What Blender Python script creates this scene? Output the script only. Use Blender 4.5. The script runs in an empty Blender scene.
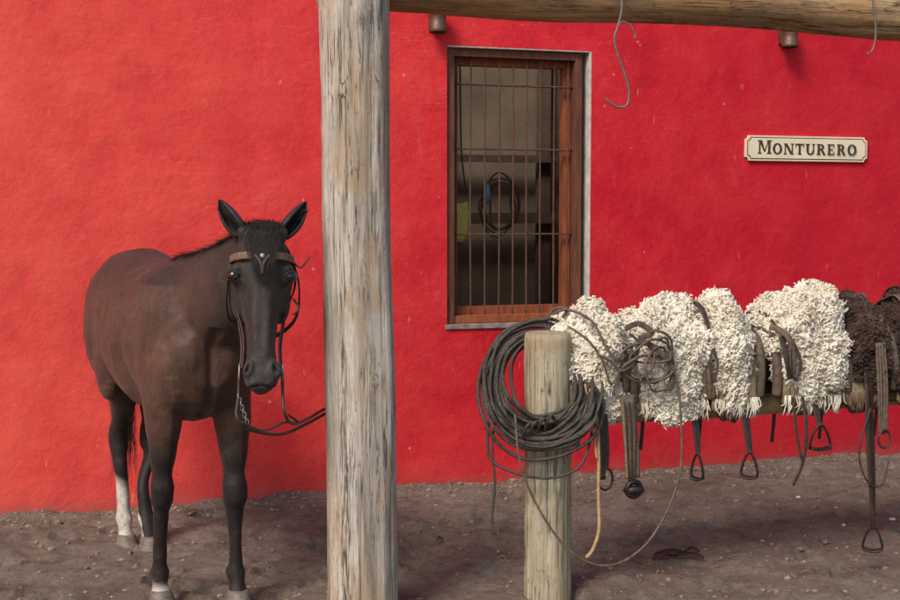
import bpy, bmesh, math, random, time
import numpy as np
from mathutils import Vector, Matrix, noise
random.seed(7)
rs=np.random.RandomState(5)
R=random.random
def U(a,b): return a+(b-a)*random.random()
scene=bpy.context.scene
scene.view_settings.view_transform='Standard'
scene.view_settings.look='None'
scene.view_settings.exposure=0

# ---------------------------------------------------------------- materials
class NT:
    def __init__(s,name,rough=0.8,spec=0.3):
        s.m=bpy.data.materials.new(name); s.m.use_nodes=True
        s.n=s.m.node_tree.nodes; s.l=s.m.node_tree.links
        s.b=s.n['Principled BSDF']
        s.b.inputs['Roughness'].default_value=rough
        s.b.inputs['Specular IOR Level'].default_value=spec
    def coord(s,kind='Object',scale=(1,1,1),rot=(0,0,0)):
        t=s.n.new('ShaderNodeTexCoord'); mp=s.n.new('ShaderNodeMapping')
        mp.inputs['Scale'].default_value=scale; mp.inputs['Rotation'].default_value=rot
        s.l.new(t.outputs[kind],mp.inputs[0]); return mp.outputs[0]
    def noise(s,co,scale=5,detail=6,rough=.55,dist=0):
        t=s.n.new('ShaderNodeTexNoise'); t.inputs['Scale'].default_value=scale
        t.inputs['Detail'].default_value=detail; t.inputs['Roughness'].default_value=rough
        t.inputs['Distortion'].default_value=dist
        s.l.new(co,t.inputs['Vector']); return t.outputs['Fac']
    def vor(s,co,scale=5,feat='F1'):
        t=s.n.new('ShaderNodeTexVoronoi'); t.feature=feat; t.inputs['Scale'].default_value=scale
        s.l.new(co,t.inputs['Vector']); return t.outputs['Distance']
    def ramp(s,f,stops):
        t=s.n.new('ShaderNodeValToRGB'); e=t.color_ramp.elements
        while len(e)<len(stops): e.new(.5)
        for i,(p,c) in enumerate(stops):
            e[i].position=p
            e[i].color=(c,c,c,1) if not hasattr(c,'__len__') else (*c,1)
        s.l.new(f,t.inputs[0]); return t.outputs[0]
    def mix(s,f,a,b,mode='MIX'):
        t=s.n.new('ShaderNodeMix'); t.data_type='RGBA'; t.blend_type=mode
        for v,i in ((f,0),(a,6),(b,7)):
            if hasattr(v,'is_linked'): s.l.new(v,t.inputs[i])
            elif i==0: t.inputs[0].default_value=v
            else: t.inputs[i].default_value=(*v,1)
        return t.outputs[2]
    def math(s,op,a,b=0.0,clamp=False):
        t=s.n.new('ShaderNodeMath'); t.operation=op; t.use_clamp=clamp
        for v,i in ((a,0),(b,1)):
            if hasattr(v,'is_linked'): s.l.new(v,t.inputs[i])
            else: t.inputs[i].default_value=v
        return t.outputs[0]
    def posz(s):
        g=s.n.new('ShaderNodeNewGeometry'); x=s.n.new('ShaderNodeSeparateXYZ')
        s.l.new(g.outputs['Position'],x.inputs[0]); return x.outputs
    def color(s,c):
        if hasattr(c,'is_linked'): s.l.new(c,s.b.inputs['Base Color'])
        else: s.b.inputs['Base Color'].default_value=(*c,1)
    def rough(s,c): s.l.new(c,s.b.inputs['Roughness'])
    def bump(s,h,strength=.3,dist=.01):
        t=s.n.new('ShaderNodeBump'); t.inputs['Strength'].default_value=strength
        t.inputs['Distance'].default_value=dist; s.l.new(h,t.inputs['Height'])
        prev=s.b.inputs['Normal']
        if prev.is_linked: s.l.new(prev.links[0].from_socket,t.inputs['Normal'])
        s.l.new(t.outputs[0],prev)
    def attr(s,name):
        t=s.n.new('ShaderNodeAttribute'); t.attribute_name=name; return t.outputs['Color']

def simple(name,c1,c2,scale=20,rough=.7,spec=.3,metal=0,bump=.3,stretch=(1,1,1),bd=.004):
    k=NT(name,rough,spec); co=k.coord('Object',stretch)
    f=k.noise(co,scale,6,.6)
    k.color(k.ramp(f,[(.3,c1),(.7,c2)])); k.bump(f,bump,bd)
    k.b.inputs['Metallic'].default_value=metal
    return k.m

# wall
k=NT('red_stucco',.85,.2)
co=k.coord('Object')
n1=k.noise(co,.55,4,.6); n2=k.noise(co,3.2,8,.65); n3=k.noise(co,14,6,.7)
c=k.ramp(n1,[(.32,(.50,.008,.020)),(.5,(.60,.014,.027)),(.68,(.70,.030,.038))])
c=k.mix(k.ramp(n2,[(.42,0),(.70,.5)]),c,(.76,.055,.055))
c=k.mix(k.ramp(n2,[(.25,.55),(.44,0)]),c,(.36,.006,.016))
n4=k.noise(k.coord('Object',(1,1,.35)),5,10,.75,.6)
c=k.mix(k.ramp(n4,[(.58,0),(.76,.45)]),c,(.80,.14,.12))
c=k.mix(k.ramp(n4,[(.25,.5),(.42,0)]),c,(.34,.008,.014))
n5=k.noise(k.coord('Object',(3,3,.9),(.3,.5,0)),9,3,.5)
c=k.mix(k.ramp(n5,[(.72,0),(.78,.6)]),c,(.82,.30,.25))
sp=k.vor(k.coord('Object'),5)
c=k.mix(k.ramp(sp,[(.03,.7),(.045,0)]),c,(.8,.35,.3))
n6=k.noise(co,38,4,.7)
c=k.mix(k.ramp(n6,[(.3,.35),(.46,0)]),c,(.32,.008,.014))
c=k.mix(k.ramp(n6,[(.58,0),(.74,.25)]),c,(.78,.12,.10))
w1=k.noise(k.coord('Object',(.6,.6,9),(0,.5,.2)),2.6,4,.6,.4)
c=k.mix(k.math('MULTIPLY',k.ramp(w1,[(.497,0),(.5,.7),(.503,0)]),k.ramp(n1,[(.54,0),(.62,1)])),c,(.80,.22,.18))
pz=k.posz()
bleach_lit=k.math('MULTIPLY',k.math('SUBTRACT',0.2,pz[0]),.30,True)  # paler to the left: bleached paint plus brighter light, both put into the colour
bleach_lit=k.math('MULTIPLY',bleach_lit,k.math('ADD',n2,.15),True)
c=k.mix(bleach_lit,c,(.86,.14,.095))
shade_right=k.math('MULTIPLY',k.math('SUBTRACT',pz[0],.2),.3,True)  # deeper red to the right: fall-off of light painted into the wall colour
c=k.mix(k.math('MULTIPLY',shade_right,.75),c,(.42,.007,.024))
h=k.math('ADD',k.math('ADD',pz[2],.5),k.math('ADD',k.math('MULTIPLY',n3,-.10),k.math('MULTIPLY',n4,-.25)))
c=k.mix(k.ramp(h,[(.33,.5),(.38,.14),(.52,0)]),c,(.30,.10,.08))
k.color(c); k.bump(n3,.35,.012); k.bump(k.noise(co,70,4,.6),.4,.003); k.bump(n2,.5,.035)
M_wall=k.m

def wood(name,cols,sx=9,sz=.45,axis='z',cr_amt=.85):
    k=NT(name,.85,.2)
    def co(a,b): return k.coord('Object',(a,a,b) if axis=='z' else (b,a,a))
    f=k.noise(co(sx,sz),1.3,12,.7,.25)
    c=k.ramp(f,[(.30,cols[0]),(.42,cols[1]),(.54,cols[2]),(.68,cols[3])])
    fine=k.noise(co(sx*6,sz*5),2.2,8,.75)
    c=k.mix(k.ramp(fine,[(.32,.8),(.52,0)]),c,cols[0])
    c=k.mix(k.ramp(fine,[(.55,0),(.72,.4)]),c,cols[3])
    pn=k.noise(co(1.8,.8),2.2,10,.75)
    c=k.mix(k.ramp(pn,[(.46,0),(.58,.75)]),c,cols[4])
    pg=k.noise(co(3,1.6),2.0,8,.7)
    c=k.mix(k.ramp(pg,[(.50,0),(.64,.6)]),c,cols[5])
    spk=k.noise(co(14,6),3,5,.7)
    c=k.mix(k.ramp(spk,[(.30,.7),(.40,0)]),c,tuple(x*.45 for x in cols[0]))
    out=None
    for (m1,m2,wd) in ((1.1,.5,.010),(2.3,.9,.006)):
        cr=k.noise(co(sx*m1,sz*m2),1.2,5,.65,.35)
        crk=k.ramp(cr,[(.5-wd,0),(.5,1),(.5+wd,0)])
        msk=k.ramp(k.noise(co(3*m1,1.2),2,3,.5),[(.44,0),(.54,1)])
        crk=k.math('MULTIPLY',crk,msk)
        out=crk if out is None else k.math('MAXIMUM',out,crk)
    c=k.mix(k.math('MULTIPLY',out,cr_amt),c,tuple(x*.2 for x in cols[0]))
    k.color(c); k.bump(fine,.8,.007); k.bump(k.math('SUBTRACT',1,out),.9,.010); k.bump(f,.6,.025)
    return k.m
M_post=wood('weathered_timber',[(.24,.19,.15),(.46,.40,.33),(.62,.56,.48),(.72,.67,.59),(.42,.29,.18),(.35,.32,.29)])
M_post2=wood('grey_beige_timber',[(.19,.15,.10),(.36,.31,.21),(.50,.44,.31),(.60,.54,.40),(.38,.27,.15),(.29,.28,.21)])
M_beam=wood('bark_beam_timber',[(.13,.075,.035),(.32,.20,.10),(.50,.34,.18),(.60,.44,.25),(.40,.22,.09),(.18,.12,.08)],axis='x',sx=7,sz=.7)
M_rail=wood('pale_rail_timber',[(.24,.16,.08),(.46,.34,.18),(.58,.44,.25),(.64,.50,.31),(.4,.26,.13),(.4,.3,.2)],axis='x')
M_frame=simple('dark_frame_wood',(.075,.028,.018),(.19,.07,.038),14,.65,.3,stretch=(3,3,.5))
M_sash=simple('orange_sash_wood',(.18,.05,.022),(.38,.11,.04),14,.6,.3,stretch=(3,3,.5))
M_reveal=simple('pale_lime_reveal',(.38,.34,.30),(.64,.60,.54),12,.9)
M_sill=simple('worn_sill',(.14,.09,.08),(.36,.30,.27),18,.9)
M_iron=simple('rusty_iron',(.06,.028,.018),(.17,.08,.05),40,.7,.4,.2)
M_wire=simple('galvanised_wire',(.22,.20,.18),(.38,.35,.32),60,.5,.5,.6)
M_hookm=simple('dull_wire',(.13,.105,.09),(.24,.20,.17),60,.6,.4,.3)
M_black=simple('black_iron',(.012,.011,.011),(.04,.035,.03),40,.45,.5,.5)
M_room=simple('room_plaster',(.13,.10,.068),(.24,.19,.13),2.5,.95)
M_rack=simple('room_rack_wood',(.07,.045,.03),(.13,.09,.06),9,.9)
M_lamp=simple('lamp_bronze',(.08,.045,.03),(.16,.09,.06),30,.5,.5,.4)
M_cream=simple('cream_sign_paint',(.70,.60,.42),(.80,.72,.54),9,.6,.3,bump=.1)
M_dark=simple('sign_dark_paint',(.035,.028,.02),(.07,.055,.04),50,.6,.3,bump=.05)
M_leather=simple('dark_leather',(.022,.014,.011),(.07,.042,.028),45,.5,.45)
M_leather2=simple('tan_leather',(.11,.065,.04),(.22,.14,.09),40,.6,.35)
M_leather3=simple('grey_brown_leather',(.065,.045,.032),(.17,.12,.085),45,.65,.35)
M_rope=simple('oiled_rawhide_rope',(.022,.018,.015),(.10,.082,.066),90,.6,.35,bump=.8)
M_tanrope=simple('tan_rope',(.30,.18,.09),(.50,.34,.18),80,.7,.3,bump=.8)
M_felt=simple('felt_pad',(.14,.10,.06),(.36,.28,.18),22,.95,.1)
M_web=simple('woven_girth',(.11,.075,.05),(.28,.21,.15),60,.9,.1,bump=1,stretch=(1,1,3))
M_blue=simple('blue_cloth',(.07,.14,.22),(.14,.25,.34),20,.8)
M_yel=simple('yellow_green_cloth',(.42,.42,.08),(.6,.58,.16),20,.8)
M_roof=simple('roof_board',(.14,.10,.07),(.28,.20,.14),6,.85,stretch=(1,5,1))
M_hoof=simple('hoof_horn',(.08,.065,.055),(.22,.18,.15),30,.6,.4,stretch=(1,1,4))
M_stone=simple('pebble_stone',(.20,.16,.13),(.42,.36,.30),5,.9)
M_clod=simple('dirt_clod',(.14,.105,.078),(.30,.24,.19),9,.95)
M_straw=simple('straw_litter',(.10,.07,.045),(.46,.36,.23),5,.9)
M_leaf=simple('dry_dark_leaf',(.03,.022,.018),(.09,.06,.045),30,.8)
M_bone=simple('pale_scrap',(.5,.47,.43),(.7,.67,.62),30,.8)
def wool(name,a,b,dk,amt):
    k=NT(name,.95,.08); co=k.coord('Object'); f=k.noise(co,7,6,.65)
    c=k.ramp(f,[(.3,a),(.58,b)])
    f2=k.noise(co,22,4,.65); c=k.mix(k.ramp(f2,[(.32,amt),(.5,0)]),c,dk)
    k.color(c); k.bump(k.noise(co,380,4,.7),.7,.003)
    k.b.inputs['Sheen Weight'].default_value=.2
    return k.m
M_wool=wool('cream_wool',(.66,.57,.42),(.84,.79,.68),(.56,.44,.29),.5)
M_bwool=wool('brown_wool',(.026,.012,.009),(.075,.036,.024),(.011,.007,.006),.6)
k=NT('eye_gloss',.05,.9); k.color((.008,.005,.004)); M_eye=k.m
k=NT('horse_hair',.6,.25); k.color((.016,.012,.010)); M_hair=k.m
k=NT('bay_horse_coat',.55,.26)
a=k.attr('coat'); co=k.coord('Object'); f=k.noise(co,4,8,.7)
c=k.mix(k.ramp(f,[(.34,.6),(.60,0)]),a,(.018,.011,.009),'MIX')
fl=k.noise(k.coord('Object',(1,1,.5)),75,6,.75)
c=k.mix(k.ramp(fl,[(.36,.45),(.5,0)]),c,(.010,.007,.006))
c=k.mix(k.ramp(fl,[(.56,0),(.78,.20)]),c,(.16,.10,.075))
dust=k.noise(co,11,8,.75)
c=k.mix(k.ramp(dust,[(.56,0),(.75,.28)]),c,(.20,.15,.12))
g=k.noise(k.coord('Object',(1,1,.3)),330,3,.7)
k.color(c); k.bump(k.noise(co,8,4,.5),.2,.015); k.bump(k.noise(k.coord('Object',(1,1,.6)),30,4,.6),.3,.006); k.bump(k.noise(k.coord('Object',(1,1,.4)),140,3,.6),.4,.0022); k.bump(g,.6,.002)
k.rough(k.ramp(k.noise(co,12,6,.7),[(.3,.42),(.7,.70)]))
k.b.inputs['Sheen Weight'].default_value=.06
M_coat=k.m
# ground
k=NT('trodden_dirt',.95,.12); co=k.coord('Object')
a=k.noise(co,.9,7,.65); b=k.noise(co,6,10,.75); d=k.noise(co,45,6,.75); e=k.noise(co,18,8,.7)
c=k.ramp(a,[(.3,(.24,.185,.142)),(.5,(.33,.262,.21)),(.7,(.42,.345,.285))])
c=k.mix(k.ramp(b,[(.3,.85),(.5,0)]),c,(.155,.115,.085))
c=k.mix(k.ramp(b,[(.55,0),(.72,.55)]),c,(.50,.42,.35))
c=k.mix(k.ramp(e,[(.30,.7),(.45,0)]),c,(.12,.088,.064))
c=k.mix(k.ramp(d,[(.30,.75),(.46,0)]),c,(.11,.08,.058))
c=k.mix(k.ramp(d,[(.60,0),(.72,.6)]),c,(.52,.44,.37))
k.color(c); k.bump(b,1,.07); k.bump(e,1,.035); k.bump(d,.9,.017); k.bump(k.noise(co,160,4,.7),.7,.004)
M_ground=k.m

# ---------------------------------------------------------------- helpers
def link(o,parent=None):
    scene.collection.objects.link(o)
    if parent: o.parent=parent
    return o
def empty(name):
    o=bpy.data.objects.new(name,None); return link(o)
def mobj(name,v,f,mat,parent=None,smooth=True):
    me=bpy.data.meshes.new(name); me.from_pydata([tuple(x) for x in v],[],f)
    me.materials.append(mat)
    if smooth: me.polygons.foreach_set('use_smooth',[True]*len(f))
    me.update(); o=bpy.data.objects.new(name,me); return link(o,parent)
def npmesh(name,V,F,mat,parent=None,smooth=True):
    me=bpy.data.meshes.new(name); n,m,kk=len(V),len(F),F.shape[1]
    me.vertices.add(n); me.vertices.foreach_set('co',V.astype(np.float32).ravel())
    me.loops.add(m*kk); me.loops.foreach_set('vertex_index',F.astype(np.int32).ravel())
    me.polygons.add(m); me.polygons.foreach_set('loop_start',np.arange(0,m*kk,kk,dtype=np.int32))
    me.polygons.foreach_set('use_smooth',np.full(m,smooth))
    me.materials.append(mat); me.update(calc_edges=True); me.validate()
    return link(bpy.data.objects.new(name,me),parent)
def fixn(o):
    bm=bmesh.new(); bm.from_mesh(o.data); bmesh.ops.recalc_face_normals(bm,faces=bm.faces); bm.to_mesh(o.data); bm.free()
def catmull(P,n=8,closed=False):
    P=[Vector(p) for p in P]; out=[]; m=len(P)
    rng=range(m) if closed else range(m-1)
    for i in rng:
        if closed: a,b,c,d=P[(i-1)%m],P[i],P[(i+1)%m],P[(i+2)%m]
        else: a,b,c,d=P[max(i-1,0)],P[i],P[i+1],P[min(i+2,m-1)]
        for j in range(n):
            t=j/n
            out.append(.5*((2*b)+(c-a)*t+(2*a-5*b+4*c-d)*t*t+(3*b-a-3*c+d)*t**3))
    if not closed: out.append(P[-1])
    return out
class Acc:
    def __init__(s): s.v=[]; s.f=[]
    def loft(s,rings,cap=True,closed=False):
        b=len(s.v); n=len(rings[0])
        for r in rings: s.v+= [Vector(p) for p in r]
        m=len(rings)
        for i in range(m if closed else m-1):
            for j in range(n):
                j2=(j+1)%n; i2=(i+1)%m
                s.f.append((b+i*n+j,b+i*n+j2,b+i2*n+j2,b+i2*n+j))
        if cap and not closed:
            s.f.append(tuple(b+j for j in reversed(range(n))))
            s.f.append(tuple(b+(m-1)*n+j for j in range(n)))
    def tube(s,P,r,n=8,closed=False,flat=None,nrm=None,smooth=8,taper=None):
        pts=catmull(P,smooth,closed) if smooth else [Vector(p) for p in P]
        m=len(pts); rings=[]; up=None
        for i,p in enumerate(pts):
            if closed: t=(pts[(i+1)%m]-pts[i-1])
            else: t=pts[min(i+1,m-1)]-pts[max(i-1,0)]
            if t.length<1e-9: t=Vector((0,0,1))
            t.normalize()
            if nrm is not None:
                nn=nrm(p) if callable(nrm) else Vector(nrm)
                up=(nn-t*nn.dot(t))
            elif up is None:
                q=Vector((0,0,1)) if abs(t.z)<.9 else Vector((1,0,0))
                up=q-t*q.dot(t)
            else: up=up-t*up.dot(t)
            if up.length<1e-6: up=t.orthogonal()
            up=up.normalized(); sd=t.cross(up)
            tp=taper(i/(m-1)) if taper else 1
            if flat: rw,rt=flat
            else: rw=rt=r
            ring=[]
            for j in range(n):
                a=2*math.pi*j/n+ (math.pi/n)
                cx,cy=math.cos(a),math.sin(a)
                if flat:
                    cx=math.copysign(abs(cx)**.5,cx); cy=math.copysign(abs(cy)**.5,cy)
                ring.append(p+sd*(cx*rw*tp)+up*(cy*rt*tp))
            rings.append(ring)
        s.loft(rings,True,closed)
    def box(s,o,ax,ay,az):
        o=Vector(o);ax=Vector(ax);ay=Vector(ay);az=Vector(az);b=len(s.v)
        s.v+=[o,o+ax,o+ax+ay,o+ay,o+az,o+ax+az,o+ax+ay+az,o+ay+az]
        for q in ((0,3,2,1),(4,5,6,7),(0,1,5,4),(1,2,6,5),(2,3,7,6),(3,0,4,7)): s.f.append(tuple(b+i for i in q))
    def ell(s,c,rx,ry,rz,X=Vector((1,0,0)),Y=Vector((0,1,0)),Z=Vector((0,0,1)),n=14,m=9):
        rings=[]
        for i in range(1,m):
            th=math.pi*i/m
            rings.append([Vector(c)+Z*(rz*math.cos(th))+X*(rx*math.sin(th)*math.cos(2*math.pi*j/n))+Y*(ry*math.sin(th)*math.sin(2*math.pi*j/n)) for j in range(n)])
        s.loft(rings)
    def obj(s,name,mat,parent=None,smooth=True,fix=True):
        o=mobj(name,s.v,s.f,mat,parent,smooth)
        if fix: fixn(o)
        return o
def bevel(o,w=.004,seg=2):
    m=o.modifiers.new('b','BEVEL'); m.width=w; m.segments=seg; m.limit_method='ANGLE'
    return o

D=Vector((.9541,.2996,0)); N=Vector((.2996,-.9541,0)); O=Vector((0,7.24,0)); Z=Vector((0,0,1))
def W(s,z,o=0): return O+D*s+N*o+Z*z

# ---------------------------------------------------------------- ground
def axis(lo,hi,dl,dh,step):
    xs=[];x=dl
    while x<=dh: xs.append(x);x+=step
    s=step;x=xs[-1]
    while x<hi: s*=1.5;x+=s;xs.append(x)
    s=step;x=xs[0]
    while x>lo: s*=1.5;x-=s;xs.insert(0,x)
    return xs
prints=[(U(-3,4),U(4.2,8.2),U(0,6.28),U(.05,.085)) for i in range(190)]
def gz(x,y):
    v=Vector((x,y,0))
    return .022*noise.noise(v*1.1)+.024*noise.noise(v*3.7)+.018*noise.noise(v*9)+.010*noise.noise(v*23)
def gzp(x,y):
    h=gz(x,y)
    for (px,py,a,r) in prints:
        dx,dy=x-px,y-py
        if abs(dx)<.2 and abs(dy)<.2:
            ca_,sa_=math.cos(a),math.sin(a)
            d=math.hypot(dx*ca_+dy*sa_,(-dx*sa_+dy*ca_)*1.3)/r
            h+=-.026*math.exp(-(d**4))+.014*math.exp(-((d-1.25)*4)**2)
    return h
xs=axis(-400,400,-3.0,3.8,.028); ys=axis(-400,400,3.6,8.6,.028)
v=[];f=[]
for y in ys:
    for x in xs:
        far=max(0,abs(x)-5,abs(y-5)-5)
        v.append((x,y,(gzp(x,y) if far<=0 else gz(x,y)/(1+far))))
nx=len(xs)
for j in range(len(ys)-1):
    for i in range(nx-1):
        a=j*nx+i; f.append((a,a+1,a+nx+1,a+nx))
mobj('ground',v,f,M_ground)

bm=bmesh.new(); bmesh.ops.create_icosphere(bm,subdivisions=1,radius=1)
IV=np.array([x.co[:] for x in bm.verts]); IF=np.array([[q.index for q in x.verts] for x in bm.faces]); bm.free()
def infront(x,y,m=.03): return (Vector((x,y,0))-O).dot(N)>m
def scatter_stones(name,count,nwall,r0,r1,pw,mat,spread=.14):
    Vs=[];Fs=[];b=0
    for i in range(count+nwall):
        if i<count: x,y=U(-3,4),U(3.9,8.6)
        else:
            p=W(U(-3,4.2),0,abs(random.gauss(0,spread))+.03); x,y=p.x,p.y
        if not infront(x,y): continue
        r=r0+(r1-r0)*R()**pw
        q=np.array([U(.7,1.4),U(.7,1.4),U(.4,.85)])*r
        Vs.append(IV*q*rs.uniform(.8,1.25,IV.shape)+np.array([x,y,gz(x,y)+r*.1])); Fs.append(IF+b); b+=len(IV)
    npmesh(name,np.vstack(Vs),np.vstack(Fs),mat,smooth=False)
scatter_stones('pebbles',800,450,.002,.010,4,M_stone)
scatter_stones('dirt_clods',5200,1700,.002,.018,5,M_clod,.16)
A=Acc()
for i in range(2600):
    if i<1200: x,y=U(-3,4),U(3.9,8.6)
    elif i<2200:
        p=W(U(-3,4.2),0,abs(random.gauss(0,.2))+.03); x,y=p.x,p.y
    else: x,y=random.gauss(.6,.9),random.gauss(5.9,.5)
    if not infront(x,y): continue
    a=U(0,6.28); l=U(.01,.05); w=U(.0008,.0022)
    d=Vector((math.cos(a),math.sin(a),U(-.1,.2)))*l; s=Vector((-math.sin(a),math.cos(a),0))*w
    c=Vector((x,y,gz(x,y)+.006)); b=len(A.v)
    A.v+=[c-s,c+s,c+d*.5+s+Z*.004,c+d*.5-s+Z*.004,c+d+s*.3,c+d-s*.3]; A.f+=[(b,b+1,b+2,b+3),(b+3,b+2,b+4,b+5)]
A.obj('straw_litter',M_straw,smooth=False,fix=False)
A=Acc()
for (cx,cy,a,l,w) in ((1.03,5.72,.1,.16,.022),(1.10,5.66,-.35,.14,.018),(.98,5.66,.5,.12,.02),(1.13,5.74,-.1,.07,.014),(-.05,6.0,.4,.03,.015)):
    d=Vector((math.cos(a),math.sin(a),0)); s=Vector((-d.y,d.x,0)); z=gz(cx,cy)+.012
    rings=[]
    for i in range(7):
        t=i/6; ww=w*math.sin(math.pi*(.06+.9*t))
        c=Vector((cx,cy,z))+d*l*(t-.5)+Z*(.015*math.sin(3*t))
        rings.append([c-s*ww+Z*.008,c-Z*.002,c+s*ww+Z*.01,c+Z*.002])
    A.loft(rings)
A.obj('dry_leaves',M_leaf)
A=Acc()
for cx,cy,r in ((1.95,6.9,.014),(2.3,6.4,.02),(2.0,6.25,.010),(.6,6.9,.01)):
    A.ell((cx,cy,gz(cx,cy)+.008),r,r*.6,.008,n=7,m=5)
A.obj('pale_scraps',M_bone,smooth=False)

# ---------------------------------------------------------------- building
B=empty('red_adobe_building')
s0,s1,z0,z1=-.018,.881,.925,2.54
SL,SR,ZB,ZT=-9,14,-.1,3.7
A=Acc()
def panel(a,b,c,d,ns,nz):
    base=len(A.v)
    for j in range(nz+1):
        for i in range(ns+1):
            A.v.append(W(a+(b-a)*i/ns,c+(d-c)*j/nz,0))
    for j in range(nz):
        for i in range(ns):
            q=base+j*(ns+1)+i; A.f.append((q,q+1,q+ns+2,q+ns+1))
panel(SL,s0,ZB,z0,60,8);panel(SL,s0,z0,z1,60,12);panel(SL,s0,z1,ZT,60,8)
panel(s0,s1,ZB,z0,8,8);panel(s0,s1,z1,ZT,8,8)
panel(s1,SR,ZB,z0,80,8);panel(s1,SR,z0,z1,80,12);panel(s1,SR,z1,ZT,80,8)
b=len(A.v)
A.v+=[W(SL,ZB,0),W(SL,ZT,0),W(SL,ZT,-5),W(SL,ZB,-5),W(SR,ZB,0),W(SR,ZT,0),W(SR,ZT,-5),W(SR,ZB,-5)]
A.f+=[(b,b+1,b+2,b+3),(b+4,b+7,b+6,b+5),(b+3,b+2,b+6,b+7)]
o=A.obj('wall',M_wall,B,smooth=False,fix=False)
bm=bmesh.new(); bm.from_mesh(o.data); bmesh.ops.remove_doubles(bm,verts=bm.verts,dist=.0005); bmesh.ops.recalc_face_normals(bm,faces=bm.faces); bm.to_mesh(o.data); bm.free()
A=Acc(); A.box(W(SL-.2,ZT,.12),D*(SR-SL+.4),-N*.45,Z*.10); A.obj('parapet_coping',M_roof,B,False)
def slab(name,a,b,c,d,o0,o1,mat,bev=.003):
    A=Acc(); A.box(W(a,c,o0),D*(b-a),Z*(d-c),N*(o1-o0)); o=A.obj(name,mat,B,False)
    if bev: bevel(o,bev)
    return o
RD=-.32
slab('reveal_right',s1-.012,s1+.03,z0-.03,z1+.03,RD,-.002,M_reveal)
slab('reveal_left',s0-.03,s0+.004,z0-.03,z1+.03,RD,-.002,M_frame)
slab('reveal_top',s0+.004,s1-.012,z1-.008,z1+.03,RD,-.001,M_reveal)
slab('window_sill',s0-.012,s1+.008,z0-.018,z0+.010,RD,.012,M_sill)
a,b,c,d=s0+.006,s1-.045,z0+.012,z1-.010
fw=.045
slab('window_frame_left',a,a+fw,c,d,-.11,-.02,M_frame)
slab('window_frame_right',b-fw,b,c,d,-.11,-.03,M_frame)
slab('window_frame_right_fill',b+.001,s1-.0135,c,d,-.16,-.11,M_frame)
slab('window_frame_top',a+fw,b-fw,d-fw,d,-.109,-.032,M_frame)
slab('window_frame_bottom',a+fw,b-fw,c,c+fw*1.0,-.109,-.032,M_sash)
a2,b2,c2,d2=a+fw*.8,b-fw*.8,c+fw*.8,d-fw*.8
sw=.05
slab('sash_left',a2,a2+sw,c2,d2,-.175,-.115,M_sash)
slab('sash_right',b2-sw,b2,c2,d2,-.175,-.115,M_sash)
slab('sash_top',a2+sw,b2-sw,d2-sw,d2,-.174,-.117,M_sash)
slab('sash_bottom',a2+sw,b2-sw,c2,c2+sw*1.1,-.174,-.117,M_sash)
A=Acc()
nb=9
for i in range(nb):
    s=a+fw*.7+(b-a-fw*1.4)*(i+.5)/nb
    A.tube([W(s,c+.02,-.07),W(s+U(-.004,.004),(c+d)/2,-.07+U(-.003,.003)),W(s,d-.02,-.07)],.0055,8)
for z in (c+.52,c+1.02,d-.20):
    A.tube([W(a+.02,z,-.078),W(b-.02,z,-.078)],.006,4,flat=(.006,.011),nrm=N)
A.obj('window_bars',M_iron,B)
# room inside; rear ceiling left off, an added unseen opening that lets sky light in
A=Acc(); ra,rb,rc,rd=-.9,2.6,-.02,3.2
P=W
A.v+=[P(ra,rc,RD-.001),P(rb,rc,RD-.001),P(rb,rd,RD-.001),P(ra,rd,RD-.001),P(ra,rc,-1.9),P(rb,rc,-1.9),P(rb,rd,-1.9),P(ra,rd,-1.9),P(ra,rd,-.75),P(rb,rd,-.75)]
A.f+=[(4,5,6,7),(0,4,7,3),(1,2,6,5),(0,1,5,4),(3,2,9,8)]
A.obj('room_interior',M_room,B,False,False)
A=Acc(); cc=W(.66,1.66,-1.0)
for i in range(5):
    r1,r2=U(.07,.15),U(.16,.26)
    A.tube([cc+D*(r1*math.cos(t*.785)+U(-.02,.02))+Z*(r2*math.sin(t*.785)-.05*i/3)+N*U(-.03,.03) for t in range(8)],.006,6,True)
A.tube([cc+Z*.5,cc+Z*.2],.006)
A.tube([W(.35,2.7,-.9),W(.36,2.0,-.9),W(.40,1.7,-.9)],.006)
A.tube([W(1.0,2.7,-.9),W(1.0,2.0,-.9),W(1.02,1.2,-.9)],.009)
A.obj('tack_rope_inside',M_leather3,B)
A=Acc()
rings=[]
for i in range(7):
    z=1.66-.24*i/6
    rings.append([W(.16+.13*t+.01*math.sin(i+t*5),z-.02*math.sin(t*3),-.53+.015*math.sin(t*9+i*.4)) for t in (0,.2,.4,.6,.8,1)]+[W(.16+.13*t+.01*math.sin(i+t*5),z-.02*math.sin(t*3),-.545+.015*math.sin(t*9+i*.4)) for t in (1,.8,.6,.4,.2,0)])
A.loft(rings); A.obj('cloth_inside',M_yel,B)
A=Acc(); A.ell(W(.40,1.70,-.5),.022,.03,.07); A.obj('cap_inside',M_blue,B)
A=Acc(); A.box(W(.45,.0,-1.85),D*.07,Z*2.9,N*.05); A.box(W(1.25,.0,-1.85),D*.10,Z*2.9,N*.05); A.box(W(-.3,1.5,-1.79),D*2.5,Z*.08,N*.06);A.box(W(-.3,1.95,-1.79),D*2.5,Z*.05,N*.06); A.obj('tack_rack_inside',M_rack,B,False)

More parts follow.
